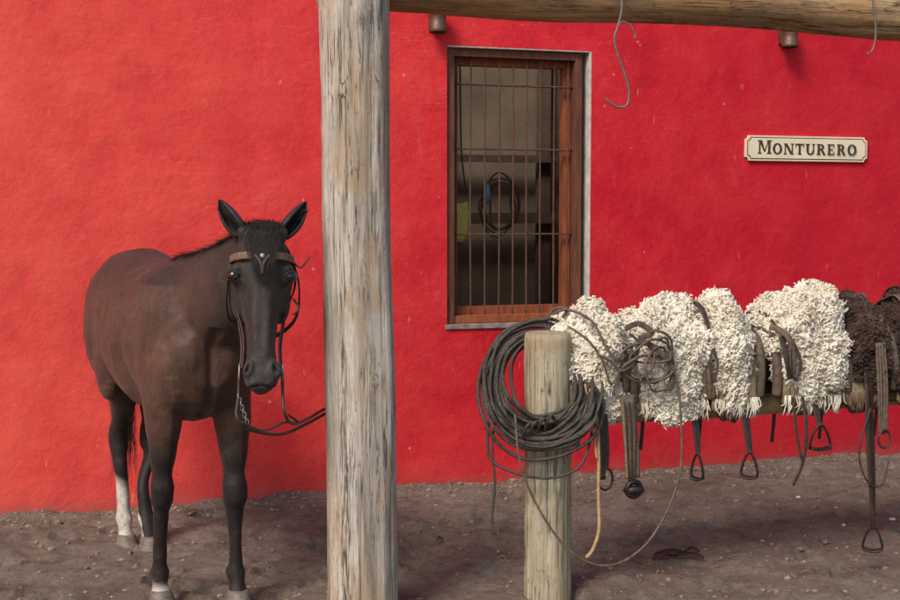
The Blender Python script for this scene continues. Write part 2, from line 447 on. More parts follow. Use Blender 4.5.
# ---------------------------------------------------------------- logs
def log(name,p0,p1,r0,r1,mat,seed=0,nseg=60,n=40,parent=None,rough=1.0,knots=()):
    p0=Vector(p0);p1=Vector(p1);t=(p1-p0); L=t.length; t.normalize()
    q=Vector((0,-1,0)) if abs(t.z)>.5 else Z
    up=(q-t*q.dot(t)).normalized(); sd=t.cross(up)
    A=Acc();rings=[]
    for i in range(nseg+1):
        f=i/nseg; z=f*L; r=r0+(r1-r0)*f
        c=p0+t*z+sd*(.020*rough*noise.noise(Vector((z*.9,seed,0))))+up*(.016*rough*noise.noise(Vector((z*.9,seed+9,0))))
        ring=[]
        for j in range(n):
            a=2*math.pi*j/n
            h=noise.noise(Vector((math.cos(a)*1.1,math.sin(a)*1.1,z*.8+seed)))*.10+noise.noise(Vector((math.cos(a)*4,math.sin(a)*4,z*1.4+seed*2)))*.055
            h+=noise.noise(Vector((math.cos(a)*14,math.sin(a)*14,z*.6+seed*3)))*.022+noise.noise(Vector((math.cos(a)*5,math.sin(a)*5,z*9+seed*3)))*.014
            g=noise.noise(Vector((math.cos(a)*3,math.sin(a)*3,z*.25+seed*5)))
            if abs(g)<.025: h-=.09*(1-abs(g)/.025)*rough
            for (kz,ka,kr,kd) in knots:
                dd=math.hypot((z-kz),(a-ka)*r)/kr
                if dd<2: h+=kd*math.exp(-dd*dd*2)
            e=1.0
            if i==0 or i==nseg: e=.93
            ring.append(c+(up*math.cos(a)+sd*math.sin(a))*(r*(1+h*rough)*e))
        rings.append(ring)
    A.loft(rings)
    o=A.obj(name,mat,parent)
    for p in o.data.polygons:
        if len(p.vertices)>4: p.use_smooth=False
    return o
log('wooden_post',(-.342,4.85,-.25),(-.372,4.86,2.80),.136,.132,M_post,3,120,100,knots=((2.58,.25,.05,.10),(2.3,5.9,.04,.09),(1.2,.6,.04,.06)))
log('wooden_post',(.412,5.10,-.2),(.405,5.10,1.10),.098,.094,M_post2,11,50,72)
log('wooden_post',W(4.6,-.2,2.175),W(4.6,2.8,2.175),.13,.13,M_post,21,40,30)
def logx(name,a,b,ra,rb,mat,seed,**kw):
    a=Vector(a);b=Vector(b); L=(b-a).length
    o=log(name,(0,0,0),(L,0,0),ra,rb,mat,seed,**kw)
    o.matrix_world=Matrix.Translation(a)@((b-a).to_track_quat('X','Z').to_matrix().to_4x4())
    return o
logx('wooden_beam',W(-1.16,2.515,1.97),W(6.2,2.472,1.97),.118,.105,M_beam,5,nseg=120)
RZ=.735
def S(s,z,c=0): return Vector((0,5.08,0))+D*s+N*c+Z*z
rail=empty('saddle_rail')
o=logx('rail_log',S(.47,RZ,-.03),S(4.3,RZ,0),.050,.045,M_rail,8,nseg=60,n=24); o.parent=rail
o=log('rail_leg',S(4.0,-.1,0),S(4.0,RZ-.03,0),.07,.07,M_post2,31,20,20,rail)

# ---------------------------------------------------------------- lamps, hooks
for s,z in ((-.10,2.595),(2.17,2.60)):
    L=empty('wall_lamp')
    c0=W(s,z,.09); A=Acc()
    A.loft([[c0+D*(r*math.cos(t*.3927))+N*(r*math.sin(t*.3927))+Z*h for t in range(16)] for r,h in ((.046,.004),(.05,0),(.052,.01),(.052,.03),(.047,.034),(.047,.12),(.052,.124),(.052,.145),(.03,.15))])
    A.obj('lamp_body',M_lamp,L)
    A=Acc(); A.box(W(s-.03,z+.03,0),D*.06,Z*.08,N*.045); bevel(A.obj('lamp_bracket',M_lamp,L,False))
    A=Acc(); A.loft([[c0+D*(r*math.cos(t*.3927))+N*(r*math.sin(t*.3927))+Z*(h) for t in range(16)] for r,h in ((.038,-.003),(.02,-.006))]); A.obj('lamp_lens',M_black,L)
def Hk(ds,z): return W(ds,z,2.10)
A=Acc(); h0=-.652
A.tube([Hk(h0+x,z) for x,z in ((.735,2.60),(.74,2.44),(.722,2.36),(.708,2.31),(.725,2.24),(.755,2.17),(.775,2.11),(.775,2.055),(.755,2.03),(.72,2.03),(.69,2.045),(.672,2.06))],.005,8)
A.tube([Hk(h0+x,z) for x,z in ((.715,2.345),(.74,2.38),(.775,2.37),(.80,2.335),(.80,2.315))],.004,8)
A.obj('wire_hook',M_hookm)
A=Acc(); h0=-.56
A.tube([Hk(h0+x,z) for x,z in ((1.86,2.62),(1.87,2.50),(1.885,2.42),(1.885,2.36),(1.87,2.31),(1.84,2.29))],.004,8)
A.obj('wire_hook',M_hookm)

# ---------------------------------------------------------------- sign
SG=empty('wall_sign')
sa,sb,zc,hh=1.915,2.795,1.985,.078
cs=(sa+sb)/2; hw=(sb-sa)/2
def plate(name,hw,hh,r,o0,o1,mat):
    pts=[]
    for (qx,qz,fl) in ((1,1,1),(-1,1,0),(-1,-1,1),(1,-1,0)):
        arc=[(qx*(hw-r*math.sin(math.pi/2*i/6)),qz*(hh-r*math.cos(math.pi/2*i/6))) for i in range(7)]
        pts+= arc if fl else arc[::-1]
    A=Acc(); A.loft([[W(cs+x,zc+z,o) for x,z in pts] for o in (o0,o1)])
    return A.obj(name,mat,SG,False)
plate('sign_board',hw,hh,.022,.002,.020,M_cream)
plate('sign_border',hw-.010,hh-.010,.022,.0205,.0215,M_dark)
plate('sign_face',hw-.0155,hh-.0155,.021,.0218,.0226,M_cream)
letters=Acc(); oo=[.0232]
def poly(pts):
    b=len(letters.v); n=len(pts); e=oo[0]; oo[0]+=.00006
    for x,z in pts: letters.v.append(W(x,z,e))
    letters.f.append(tuple(range(b,b+n)))
def glyph(ch,x,z,w,h):
    def P(u,v): return (x+u*w,z+v*h)
    def rect(a,b,c,d): poly([P(a,c),P(b,c),P(b,d),P(a,d)])
    def stem(a,t=.26,lo=0,hi=1,top=True,bot=True):
        rect(a,a+t,lo,hi)
        if bot: rect(a-.09,a+t+.09,lo,lo+.10)
        if top: rect(a-.09,a+t+.09,hi-.10,hi)
    def ringarc(cx,cy,rx,ry,tx,ty,a0,a1,n=18):
        for i in range(n):
            p=a0+(a1-a0)*i/n;q=a0+(a1-a0)*(i+1)/n
            poly([P(cx+rx*math.cos(p),cy+ry*math.sin(p)),P(cx+rx*math.cos(q),cy+ry*math.sin(q)),P(cx+(rx-tx)*math.cos(q),cy+(ry-ty)*math.sin(q)),P(cx+(rx-tx)*math.cos(p),cy+(ry-ty)*math.sin(p))])
    if ch=='M':
        stem(.06,.14);stem(.78,.20)
        poly([P(.06,1),P(.30,1),P(.58,.15),P(.46,.15)]);poly([P(.78,1),P(.86,1),P(.56,.15),P(.46,.15)])
    elif ch=='N':
        stem(.06,.13,bot=True);stem(.80,.13);poly([P(.04,1),P(.32,1),P(.95,0),P(.68,0)])
    elif ch=='O': ringarc(.5,.5,.50,.52,.26,.14,0,2*math.pi,26)
    elif ch=='T': stem(.37,top=False);rect(0,1,.86,1);rect(0,.09,.66,.9);rect(.91,1,.66,.9)
    elif ch=='U':
        stem(.08,.26,.3,1,bot=False);stem(.78,.14,.3,1,bot=False);ringarc(.5,.34,.42,.36,.22,.14,math.pi,2*math.pi,14)
    elif ch=='R':
        stem(.1,.26);ringarc(.42,.74,.42,.26,.24,.10,-math.pi/2,math.pi/2,12);rect(.3,.44,.9,1);rect(.3,.44,.48,.58)
        poly([P(.42,.5),P(.68,.5),P(1.02,0),P(.72,0)])
    elif ch=='E':
        stem(.1,.26);rect(.3,.9,.88,1);rect(.3,.9,0,.12);rect(.3,.66,.45,.56);rect(.82,.92,.68,.9);rect(.82,.92,.1,.32);rect(.6,.68,.36,.66)
x=cs-.355
for i,(ch,w) in enumerate(zip('MONTURERO',(.090,.068,.068,.062,.066,.064,.057,.064,.068))):
    h=.086 if i==0 else .068
    glyph(ch,x,zc-.037,w,h); x+=w+.0128
letters.obj('sign_letters',M_dark,SG,False,False)

# ---------------------------------------------------------------- horse
H=empty('horse')
H0=Vector((-1.46,5.87,0)); Uf=Vector((.4512,-.8924,0)); Wl=Vector((.8924,.4512,0))
def HP(u,w,z): return H0+Uf*u+Wl*w+Z*z
A=Acc(); n=28
def se(a,p): 
    c=math.cos(a);s=math.sin(a)
    return math.copysign(abs(c)**p,c),math.copysign(abs(s)**p,s)
rings=[]
for u,zc_,hh_,hw_ in ((-.345,1.17,.10,.06),(-.31,1.15,.17,.12),(-.24,1.14,.235,.17),(-.1,1.125,.285,.225),(.06,1.12,.30,.245),(.25,1.08,.305,.252),(.45,1.055,.315,.270),(.62,1.05,.325,.268),(.78,1.065,.335,.24),(.92,1.07,.33,.21),(1.04,1.06,.28,.185),(1.14,1.04,.21,.15),(1.19,1.03,.12,.09)):
    rings.append([HP(u,hw_*se(2*math.pi*j/n,.92)[0],zc_+hh_*se(2*math.pi*j/n,.92)[1]) for j in range(n)])
A.loft(rings)
NP=[(.80,0,1.15,.255,.165),(.95,0,1.195,.235,.15),(1.08,.02,1.24,.205,.125),(1.20,.05,1.29,.18,.108),(1.31,.085,1.345,.16,.096),(1.40,.115,1.395,.145,.088),(1.46,.135,1.435,.12,.078)]
nc=[HP(*p[:3]) for p in NP]; rings=[]; crest=[]
for i,p in enumerate(NP):
    t=(nc[min(i+1,len(nc)-1)]-nc[max(i-1,0)]).normalized()
    sd=t.cross(Z).normalized(); up=sd.cross(t).normalized()
    crest.append(nc[i]+up*p[3])
    rings.append([nc[i]+sd*(p[4]*math.cos(2*math.pi*j/n)*(1-.22*math.sin(2*math.pi*j/n)))+up*(p[3]*math.sin(2*math.pi*j/n)) for j in range(n)])
A.loft(rings)
P0=Vector((-.682,4.56,1.545)); Lx=Vector((.008,-.20,-1)).normalized()
Fx=Vector((.16,-1,.17)); Fx=(Fx-Lx*Fx.dot(Lx)).normalized(); Sx=Fx.cross(Lx).normalized()
if Sx.x<0: Sx=-Sx
HL=.592
HR=[(-.03,.045,.035,-.075),(.0,.062,.062,-.085),(.07,.082,.085,-.10),(.16,.101,.112,-.118),(.26,.110,.130,-.132),(.34,.104,.138,-.138),(.42,.088,.134,-.135),(.50,.072,.118,-.121),(.60,.059,.094,-.098),(.70,.052,.076,-.082),(.79,.053,.068,-.073),(.86,.061,.065,-.070),(.92,.067,.062,-.067),(.975,.060,.054,-.064),(1.01,.044,.038,-.064),(1.025,.02,.02,-.064)]
def hring(t):
    for i in range(len(HR)-1):
        if t<=HR[i+1][0]:
            a,b=HR[i],HR[i+1]; f=max(0,(t-a[0])/(b[0]-a[0])); return [a[q]+(b[q]-a[q])*f for q in (1,2,3)]
    return HR[-1][1:]
def headpt(t,deg,off=0):
    hw_,hd,c=hring(t); a=math.radians(deg)
    cs_,sn=math.cos(a),math.sin(a)
    f=math.copysign(abs(cs_)**.95,cs_)*hd; s=math.copysign(abs(sn)**.85,sn)*hw_
    if cs_<0: s*=1-.25*(-cs_)
    base=P0+Lx*(HL*t)+Fx*c
    d=Fx*f+Sx*s
    return base+d+d.normalized()*off
A.loft([[headpt(r[0],360*j/n) for j in range(n)] for r in HR])
def hl(t,s,f): return P0+Lx*(HL*t)+Sx*s+Fx*f
EY=.305
for sg in (-1,1):
    A.ell(hl(EY-.045,sg*.094,-.050),.026,.034,.020,Sx,Fx,(Lx+Sx*sg*.3).normalized())
    A.ell(hl(EY+.01,sg*.091,-.060),.028,.038,.030,Sx,Fx,Lx)
    A.ell(hl(.41,sg*.066,-.165),.046,.085,.105,Sx,Fx,Lx)
    A.ell(hl(.47,sg*.060,-.066),.014,.016,.11,Sx,Fx,(Lx-Sx*sg*.20).normalized())
    A.ell(hl(.58,sg*.023,-.016),.014,.014,.19,Sx,Fx,(Lx-Sx*sg*.03).normalized())
    A.ell(hl(.885,sg*.049,-.022),.023,.030,.038,Sx,Fx,(Lx+Sx*sg*.25).normalized())
    A.ell(hl(.965,sg*.025,-.030),.028,.024,.022,Sx,Fx,Lx)
    A.ell(hl(.03,sg*.066,-.07),.032,.034,.034,Sx,Fx,Lx)
    A.ell(HP(.90,sg*.145,1.02),.16,.080,.27,Uf,Wl,Z)
    A.ell(HP(.84,sg*.150,1.12),.10,.070,.20,Uf,Wl,Z)
    A.ell(HP(1.05,sg*.10,.98),.12,.10,.17,Uf,Wl,Z)
    A.ell(HP(1.13,sg*.075,1.02),.07,.075,.12,Uf,Wl,Z)
    A.ell(HP(-.02,sg*.15,1.06),.25,.105,.27,Uf,Wl,Z)
    A.ell(HP(.12,sg*.175,.92),.15,.065,.20,Uf,Wl,Z)
    A.ell(HP(.10,sg*.13,1.29),.09,.07,.07,Uf,Wl,Z)
A.ell(HP(.78,0,1.31),.30,.07,.100,Uf,Wl,Z)
A.ell(HP(.98,0,1.33),.20,.05,.09,(Uf+Z*.2).normalized(),Wl,Z)
A.ell(hl(.99,0,-.095),.036,.03,.03,Sx,Fx,Lx)
A.ell(hl(.22,0,-.025),.055,.03,.12,Sx,Fx,Lx)
def leg(path):
    m=18;rings=[]
    for (u,w,z,ru,rw) in path:
        rings.append([HP(u+ru*math.cos(2*math.pi*j/m),w+rw*math.sin(2*math.pi*j/m),z) for j in range(m)])
    A.loft(rings)
def interp(path,n=5):
    out=[]
    for i in range(len(path)-1):
        a,b,c,d=[Vector(path[max(0,min(len(path)-1,q))][:3]) for q in (i-1,i,i+1,i+2)]
        ra,rb=path[i][3:],path[i+1][3:]
        for j in range(n):
            t=j/n; p=.5*((2*b)+(c-a)*t+(2*a-5*b+4*c-d)*t*t+(3*b-a-3*c+d)*t**3)
            s=t*t*(3-2*t)
            out.append((p.x,p.y,p.z,ra[0]+(rb[0]-ra[0])*s,ra[1]+(rb[1]-ra[1])*s))
    out.append(path[-1]); return out
def fore(ut,wt,ub,wb):
    L_=lambda f:(ut+(ub-ut)*f,wt+(wb-wt)*f)
    q=[]
    for f,z,ru,rw,du in ((0,1.02,.13,.085,-.03),(.05,.88,.115,.084,-.03),(.2,.76,.090,.076,-.01),(.35,.64,.067,.058,.0),(.5,.54,.048,.042,.005),(.55,.485,.053,.051,.014),(.6,.43,.052,.049,.012),(.65,.375,.035,.035,0),(.8,.27,.030,.027,0),(.9,.17,.033,.029,0),(.95,.125,.048,.041,-.006),(1,.085,.035,.032,.016),(1,.05,.043,.042,.03)):
        a,b=L_(f); q.append((a+du,b,z,ru,rw))
    leg(interp(q))
    a,b=L_(.8); A.tube([HP(a-.034,b,.42),HP(a-.040,b,.28),HP(a-.036,b,.15)],.015,8)
    return (q[-1][0],q[-1][1])
def hind(w0,w1,u1,w2):
    q=[(.02,w0,1.08,.20,.10),(.06,w0,.95,.17,.10),(.06,w0*.97,.82,.125,.085),(.0,w1,.70,.088,.062),(-.07,w1,.60,.058,.042),(-.115,w1,.53,.060,.046),(-.115,w1,.47,.056,.044),(-.095,w1,.41,.042,.035),(-.075+u1*.3,w2,.30,.036,.029),(-.06+u1*.6,w2,.18,.036,.030),(-.05+u1*.8,w2,.13,.049,.041),(-.02+u1,w2,.085,.036,.034),(0+u1,w2,.05,.042,.042)]
    leg(interp(q)); return (q[-1][0],w2)
feet=[fore(1.0,-.135,.89,-.145),fore(1.0,.14,1.03,.135),hind(-.135,-.09,-.02,-.080),hind(.13,.060,.06,.012)]
tmp=A.obj('tmp',M_coat)
rm=tmp.modifiers.new('r','REMESH'); rm.mode='VOXEL'; rm.voxel_size=.0085
sm=tmp.modifiers.new('s','SMOOTH'); sm.factor=.6; sm.iterations=7
dg=bpy.context.evaluated_depsgraph_get()
me=bpy.data.meshes.new_from_object(tmp.evaluated_get(dg)); me.name='horse_body'
bpy.data.objects.remove(tmp)
nv=len(me.vertices)
CO=np.empty(nv*3,np.float32); me.vertices.foreach_get('co',CO); CO=CO.reshape(-1,3)
NO=np.empty(nv*3,np.float32); me.vertex_normals.foreach_get('vector',NO); NO=NO.reshape(-1,3)
def lerp(a,b,t): t=max(0,min(1,t)); return tuple(a[i]+(b[i]-a[i])*t for i in range(3))
BR=(.095,.045,.029); DK=(.036,.022,.018); BK=(.017,.013,.012); WH=(.66,.58,.50); HD=(.036,.026,.022)
cols=[]; NEW=np.empty_like(CO)
for i in range(nv):
    p=Vector(CO[i]); rel=p-H0; u=rel.dot(Uf); w=rel.dot(Wl); z=p.z
    nz_=noise.noise(p*5)
    disp=.006*noise.noise(p*6)+.0025*noise.noise(p*17)
    if 1.0<u<1.4 and z>.95: disp+=.003*math.sin((u*1.0-z*.6)*60+nz_*3)*max(0,nz_+.4)
    disp-=.012*math.exp(-((u-.72+(z-1.0)*.35)/.035)**2)*(1 if .8<z<1.25 else 0)
    disp-=.008*math.exp(-((u-.26-(z-1.0)*.3)/.05)**2)*(1 if .8<z<1.2 else 0)
    if u>1.0 and z<1.15: disp-=.016*math.exp(-(w/.018)**2)
    if .5<u and .5<z<.9: disp+=.003*math.exp(-((w-(.14 if w>0 else -.14)-.015)/.012)**2)
    tt=(p-P0).dot(Lx)/HL; fs=(p-P0).dot(Sx); ff_=(p-P0).dot(Fx)
    hd_=u>1.3 and ff_>-.14
    if hd_:
        disp*=.4
        fr_=1 if ff_>-.09 else 0
        for sg in (-1,1):
            disp-=.010*math.exp(-(((tt-.16)*HL/.020)**2+((fs-sg*.076)/.016)**2))*fr_
            disp-=.007*math.exp(-(((tt-.41)*HL/.030)**2+((fs-sg*.064)/.014)**2))*fr_
            qx=(fs-sg*(.050+(tt-.885)*.10)); 
            disp-=.020*math.exp(-(((tt-.885)*HL/.019)**2+(qx/.0085)**2)**1.5)*(1 if ff_>-.055 else 0)
            disp+=.0035*math.exp(-((math.hypot((tt-.885)*HL/.026,qx/.015)-1)/.3)**2)*(1 if ff_>-.055 else 0)
        disp-=.002*math.exp(-(fs/.010)**2)*(1 if .35<tt<.8 else 0)*fr_
        disp-=.006*math.exp(-((tt-.985-abs(fs)*.35)*HL/.004)**2)*(1 if abs(fs)<.055 else 0)
    NEW[i]=CO[i]+NO[i]*disp
    c=lerp(BR,DK,(z-1.20)/.22+nz_*.5)
    if .7<z<1.3: c=lerp(c,(.125,.062,.040),.55-abs(u-.95)*2.2+nz_*.4)
    if z<.74: c=lerp(c,BK,(.78-z)/.22+nz_*.3)
    if u>1.15 and z>.85: c=lerp(c,HD,(u-1.15)/.25)
    if u<.5 and w<-.02 and z<.36+nz_*.06: c=lerp(c,WH,(.35+nz_*.12-z)/.05) if noise.noise(p*12)>-.30 or z<.15 else c
    if .5<u<.97 and w<0 and z<.14+nz_*.03: c=lerp(c,WH,(.13+nz_*.05-z)/.03)
    if hd_:
        if tt>.82: c=lerp(c,(.055,.045,.043),(tt-.82)/.1)
        c=lerp(c,(.075,.054,.046),1-((fs)/.045)**2-abs(tt-.55)*2.4+nz_*.3)
        if tt>.9: c=lerp(c,(.004,.003,.003),1.3*math.exp(-((tt-.985-abs(fs)*.35)*HL/.005)**2)-.2)
        for sg in (-1,1):
            qx=(fs-sg*(.050+(tt-.885)*.10))
            if ff_>-.06: c=lerp(c,(.003,.003,.003),1.7*math.exp(-(((tt-.885)*HL/.021)**2+(qx/.010)**2)**1.3)-.15)
            d2=((tt-EY)*HL/.028)**2+((fs-sg*.10)/.03)**2
            c=lerp(c,(.010,.008,.007),math.exp(-d2)*1.2)
    cols+=[*c,1]
me.vertices.foreach_set('co',NEW.ravel())
me.polygons.foreach_set('use_smooth',[True]*len(me.polygons))
me.materials.clear(); me.materials.append(M_coat)
ca=me.color_attributes.new('coat','FLOAT_COLOR','POINT'); ca.data.foreach_set('color',cols)
me.update()
body=link(bpy.data.objects.new('body',me),H)
A=Acc()
for (u,w) in feet:
    q_=HP(u,w,0); g=gz(q_.x,q_.y)
    rings=[]
    for z,r,du in ((.062,.040,0),(.055,.046,.0),(.03,.053,.008),(.004,.060,.016),(g-.006,.061,.017)):
        rings.append([HP(u+du+r*math.cos(q*.349)*1.05,w+r*.92*math.sin(q*.349),z) for q in range(18)])
    A.loft(rings)
A.obj('hooves',M_hoof,H)
def coatobj(o,c):
    ca=o.data.color_attributes.new('coat','FLOAT_COLOR','POINT'); ca.data.foreach_set('color',[*c,1]*len(o.data.vertices)); return o
A=Acc(); LD=Acc()
for sg in (-1,1):
    fd=(Sx*sg*.80+Fx*.6).normalized(); td=Lx.cross(fd).normalized()
    c=hl(EY,sg*.106,-.046)
    A.ell(c,.021,.026,.021,fd,td,Lx,24,16)
    up_=[c+td*(.030*math.cos(q))-Lx*(.0155*math.sin(q))+fd*(.0170*math.sin(q)**.7 -.006) for q in [math.pi*j/8 for j in range(9)]]
    lo_=[c+td*(.030*math.cos(q))+Lx*(.0165*math.sin(q))+fd*(.0135*math.sin(q)**.7 -.006) for q in [math.pi*j/8 for j in range(9)]]
    LD.tube(up_,.0055,8,smooth=3); LD.tube(lo_,.0040,8,smooth=3)
A.obj('eyes',M_eye,H)
coatobj(LD.obj('eyelids',M_coat,H),(.020,.016,.015))
for sg in (-1,1):
    base=hl(.035,sg*.074,-.070); ax=(Sx*(sg*.68)-Lx*.76-Fx*.05).normalized()
    fr=(Fx+Sx*sg*.45); fr=(fr-ax*fr.dot(ax)).normalized(); sd=ax.cross(fr)
    vv=[];ff=[];nt,na=18,17
    for i in range(nt+1):
        t=i/nt; r=.034*(max(0,math.sin(math.pi*(.24+.76*t)))**.75)*(1 if t<.98 else .3)
        c=base+ax*(.172*t)-fr*(.02*t*t)-Sx*sg*(.022*t*t)
        for j in range(na):
            a=math.radians(-142+284*j/(na-1))
            vv.append(c-fr*(math.cos(a)*r*.75)+sd*(math.sin(a)*r))
    for i in range(nt):
        for j in range(na-1):
            q=i*na+j; ff.append((q,q+1,q+na+1,q+na))
    o=mobj('ear',vv,ff,M_coat,H); sl=o.modifiers.new('s','SOLIDIFY'); sl.thickness=.005; sl.offset=0
    coatobj(o,(.028,.021,.019))
def strand(A,p,d,l,w,droop=0.0,wob=.004,seg=4):
    d=Vector(d).normalized(); sd=d.cross(Vector((R()-.5,R()-.5,R()-.5))).normalized(); b=len(A.v)
    q=Vector(p); dd=d.copy()
    for i in range(seg+1):
        ww=w*(1-.75*i/seg); A.v+=[q-sd*ww,q+sd*ww]
        if i<seg: A.f.append((b+2*i,b+2*i+1,b+2*i+3,b+2*i+2))
        dd=(dd+Vector((U(-1,1),U(-1,1),U(-1,1)))*(wob*8)-Z*droop).normalized(); q=q+dd*(l/seg)
A=Acc(); cr=catmull([HP(.78,0,1.40)]+crest[1:]+[hl(-.02,0,-.12),hl(-.035,0,-.07)],24)
for i in range(4600):
    q=random.randrange(0,len(cr)-1); p=cr[q].lerp(cr[q+1],R())
    sg=-1 if R()<.65 else 1
    strand(A,p+Wl*random.gauss(0,.010)-Z*.010,Z*.55+Wl*sg*U(.2,1.2)-Uf*U(-.1,.5),U(.035,.075),.0011,.42,.012,4)
A.obj('mane',M_hair,H,False,False)
A=Acc()
for i in range(1100):
    s=random.gauss(0,.022)
    strand(A,hl(-.02,s*1.2,-.06+U(-.02,.02)),-Lx*.5+Fx*.6+Sx*U(-.6,.6),.045*U(.6,1.2),.001,.30,.03,4)
for i in range(900):
    s=random.gauss(0,.014); t0=U(-.03,.04); e=U(.10,.38)
    pts=[hl(t0,s*1.4,-.01),hl(t0+(e-t0)*.35,s*1.8+U(-.008,.008),.018),hl(t0+(e-t0)*.7,s*1.4+U(-.010,.010),.022),hl(e,s*.8+U(-.010,.010),.014)]
    b=len(A.v)
    for j,p in enumerate(pts): A.v+=[p-Sx*.0010*(1-j*.25),p+Sx*.0010*(1-j*.25)]
    for j in range(3): A.f.append((b+2*j,b+2*j+1,b+2*j+3,b+2*j+2))
for sg in (-1,1):
    base=hl(.035,sg*.074,-.070); ax=(Sx*(sg*.68)-Lx*.76-Fx*.05).normalized()
    for i in range(260):
        t=U(.05,.7); strand(A,base+ax*(.165*t)+Sx*U(-.014,.014)-Fx*.005,ax+Fx*U(.2,.7)+Sx*U(-.3,.3),.022,.0007,.05,.02,3)
A.obj('forelock',M_hair,H,False,False)
A=Acc()
A.tube([HP(-.30,0,1.30),HP(-.37,0,1.24),HP(-.40,0,1.05),HP(-.39,0,.8),HP(-.37,0,.5)],.045,12,taper=lambda t:.5+.9*math.sin(math.pi*min(1,t*.9+.08)))
for i in range(700):
    strand(A,HP(-.37+U(-.04,.04),U(-.04,.04),U(.6,1.2)),-Z+Vector((U(-.1,.1),U(-.1,.1),0)),U(.25,.45),.0015,.1,.01,5)
A.obj('tail',M_hair,H,False,False)
BRD=empty('leather_bridle')
def hn(p):
    rel=p-(P0+Fx*-.10); return (rel-Lx*rel.dot(Lx)).normalized()
A=Acc()
A.tube([headpt(.190,d,.013+.004*(abs(d)<60)) for d in (-105,-85,-65,-45,-22,0,22,45,65,85,105)],0,8,flat=(.014,.0025),nrm=hn)
A.obj('browband',M_leather2,BRD)
A=Acc()
for sg in (-1,1):
    A.tube([headpt(t,sg*d,o_) for t,d,o_ in ((.02,150,.012),(.08,115,.014),(.18,104,.020),(.33,100,.026),(.45,94,.022),(.6,90,.016),(.75,86,.012),(.88,84,.009))],0,8,flat=(.007,.0025),nrm=hn)
    A.tube([headpt(t,sg*d,o_) for t,d,o_ in ((.10,112,.018),(.25,112,.026),(.42,110,.030),(.58,104,.030),(.74,98,.022),(.88,90,.014))],.0035,6)
A.tube([headpt(.16,-100,.014),hl(.35,-.128,-.13),hl(.55,-.12,-.17),hl(.66,-.04,-.22),hl(.66,.04,-.22),hl(.55,.125,-.17),hl(.35,.138,-.13),headpt(.16,100,.014)],0,8,flat=(.008,.0025),nrm=hn)
A.tube([headpt(.80,d,.006) for d in (-170,-120,-85)],0,8,flat=(.006,.0025),nrm=hn)
A.tube([hl(.19,-.026,.020),hl(.24,-.006,.024),hl(.31,0,.020)],0,8,flat=(.005,.002),nrm=Fx)
A.tube([hl(.19,.026,.020),hl(.24,.006,.024),hl(.31,0,.020)],0,8,flat=(.005,.002),nrm=Fx)
A.tube([headpt(.18,98,.012),hl(.24,.140,-.08),hl(.19,.165,-.10),hl(.165,.178,-.1)],.0035,6)
A.tube([hl(.44,.115,-.08),hl(.47,.130,-.09),hl(.51,.132,-.08),hl(.54,.115,-.07)],.0045,6)
A.obj('headstall_straps',M_leather,BRD)
A=Acc()
A.ell(hl(.195,0,.021),.009,.004,.009,Sx,Fx,Lx)
for sg in (-1,1):
    c=hl(.90,sg*.078,-.075)
    A.tube([c+Fx*(.022*math.cos(q*.785))+Lx*(.03*math.sin(q*.785)) for q in range(8)],.0035,6,True)
    A.tube([c+Lx*.02,c+Lx*.09-Fx*.02],.0035,6)
A.obj('bit_and_buckles',M_wire,BRD)
rb1=hl(1.05,-.080,-.075); rb2=hl(1.05,.080,-.075)
A=Acc()
A.tube([hl(.90,-.078,-.075),rb1,Vector((-.765,4.45,.855)),Vector((-.72,4.50,.80)),Vector((-.63,4.62,.765)),Vector((-.55,4.76,.78)),Vector((-.48,4.92,.80)),Vector((-.36,5.03,.83))],.006,8)
A.tube([hl(.90,.078,-.075),rb2,Vector((-.60,4.50,.86)),Vector((-.58,4.58,.81)),Vector((-.54,4.74,.805)),Vector((-.49,4.92,.815)),Vector((-.36,5.02,.85))],.006,8)
A.tube([Vector((-.75,4.45,.84)),Vector((-.68,4.50,.80)),Vector((-.61,4.56,.82)),Vector((-.57,4.66,.80)),Vector((-.60,4.6,.84))],.0045,8)
A.obj('reins',M_leather,BRD)
A=Acc()
for i in range(8):
    f=i/8; c=rb1.lerp(Vector((-.73,4.48,.82)),f); a=Vector((1,0,0)) if i%2 else Vector((0,1,0))
    A.tube([c+Z*(.011*math.cos(q*1.047))+a*(.006*math.sin(q*1.047)) for q in range(6)],.0022,5,True,smooth=3)
A.obj('curb_chain',M_wire,BRD)

# ---------------------------------------------------------------- saddles
def lock_template(seg=7,m=5):
    pts=[];rad=[]
    turns=U(.8,1.7); cr_=U(.16,.30); ph=U(0,6.28); bend=U(.2,.9)
    for i in range(seg):
        t=i/(seg-1); a=ph+turns*6.283*t
        rr=cr_*min(1,t*2.5)
        pts.append(Vector((rr*math.cos(a)+bend*t*t,rr*math.sin(a),t*(1-.35*bend*t))))
        rad.append((.15,.19,.20,.19,.17,.13,.06)[i]*U(.85,1.15))
    V=[]
    for i,p in enumerate(pts):
        t=(pts[min(i+1,seg-1)]-pts[max(i-1,0)]).normalized()
        x=Vector((1,0,0))-t*t.x
        if x.length<.05: x=Vector((0,1,0))-t*t.y
        x.normalize(); y=t.cross(x)
        for j in range(m):
            V.append(p+x*(rad[i]*math.cos(6.283*j/m))+y*(rad[i]*math.sin(6.283*j/m)))
    F=[]
    for i in range(seg-1):
        for j in range(m): F.append((i*m+j,i*m+(j+1)%m,(i+1)*m+(j+1)%m,(i+1)*m+j))
    return np.array([v_[:] for v_ in V]),np.array(F)
TPL=[lock_template() for _ in range(40)]
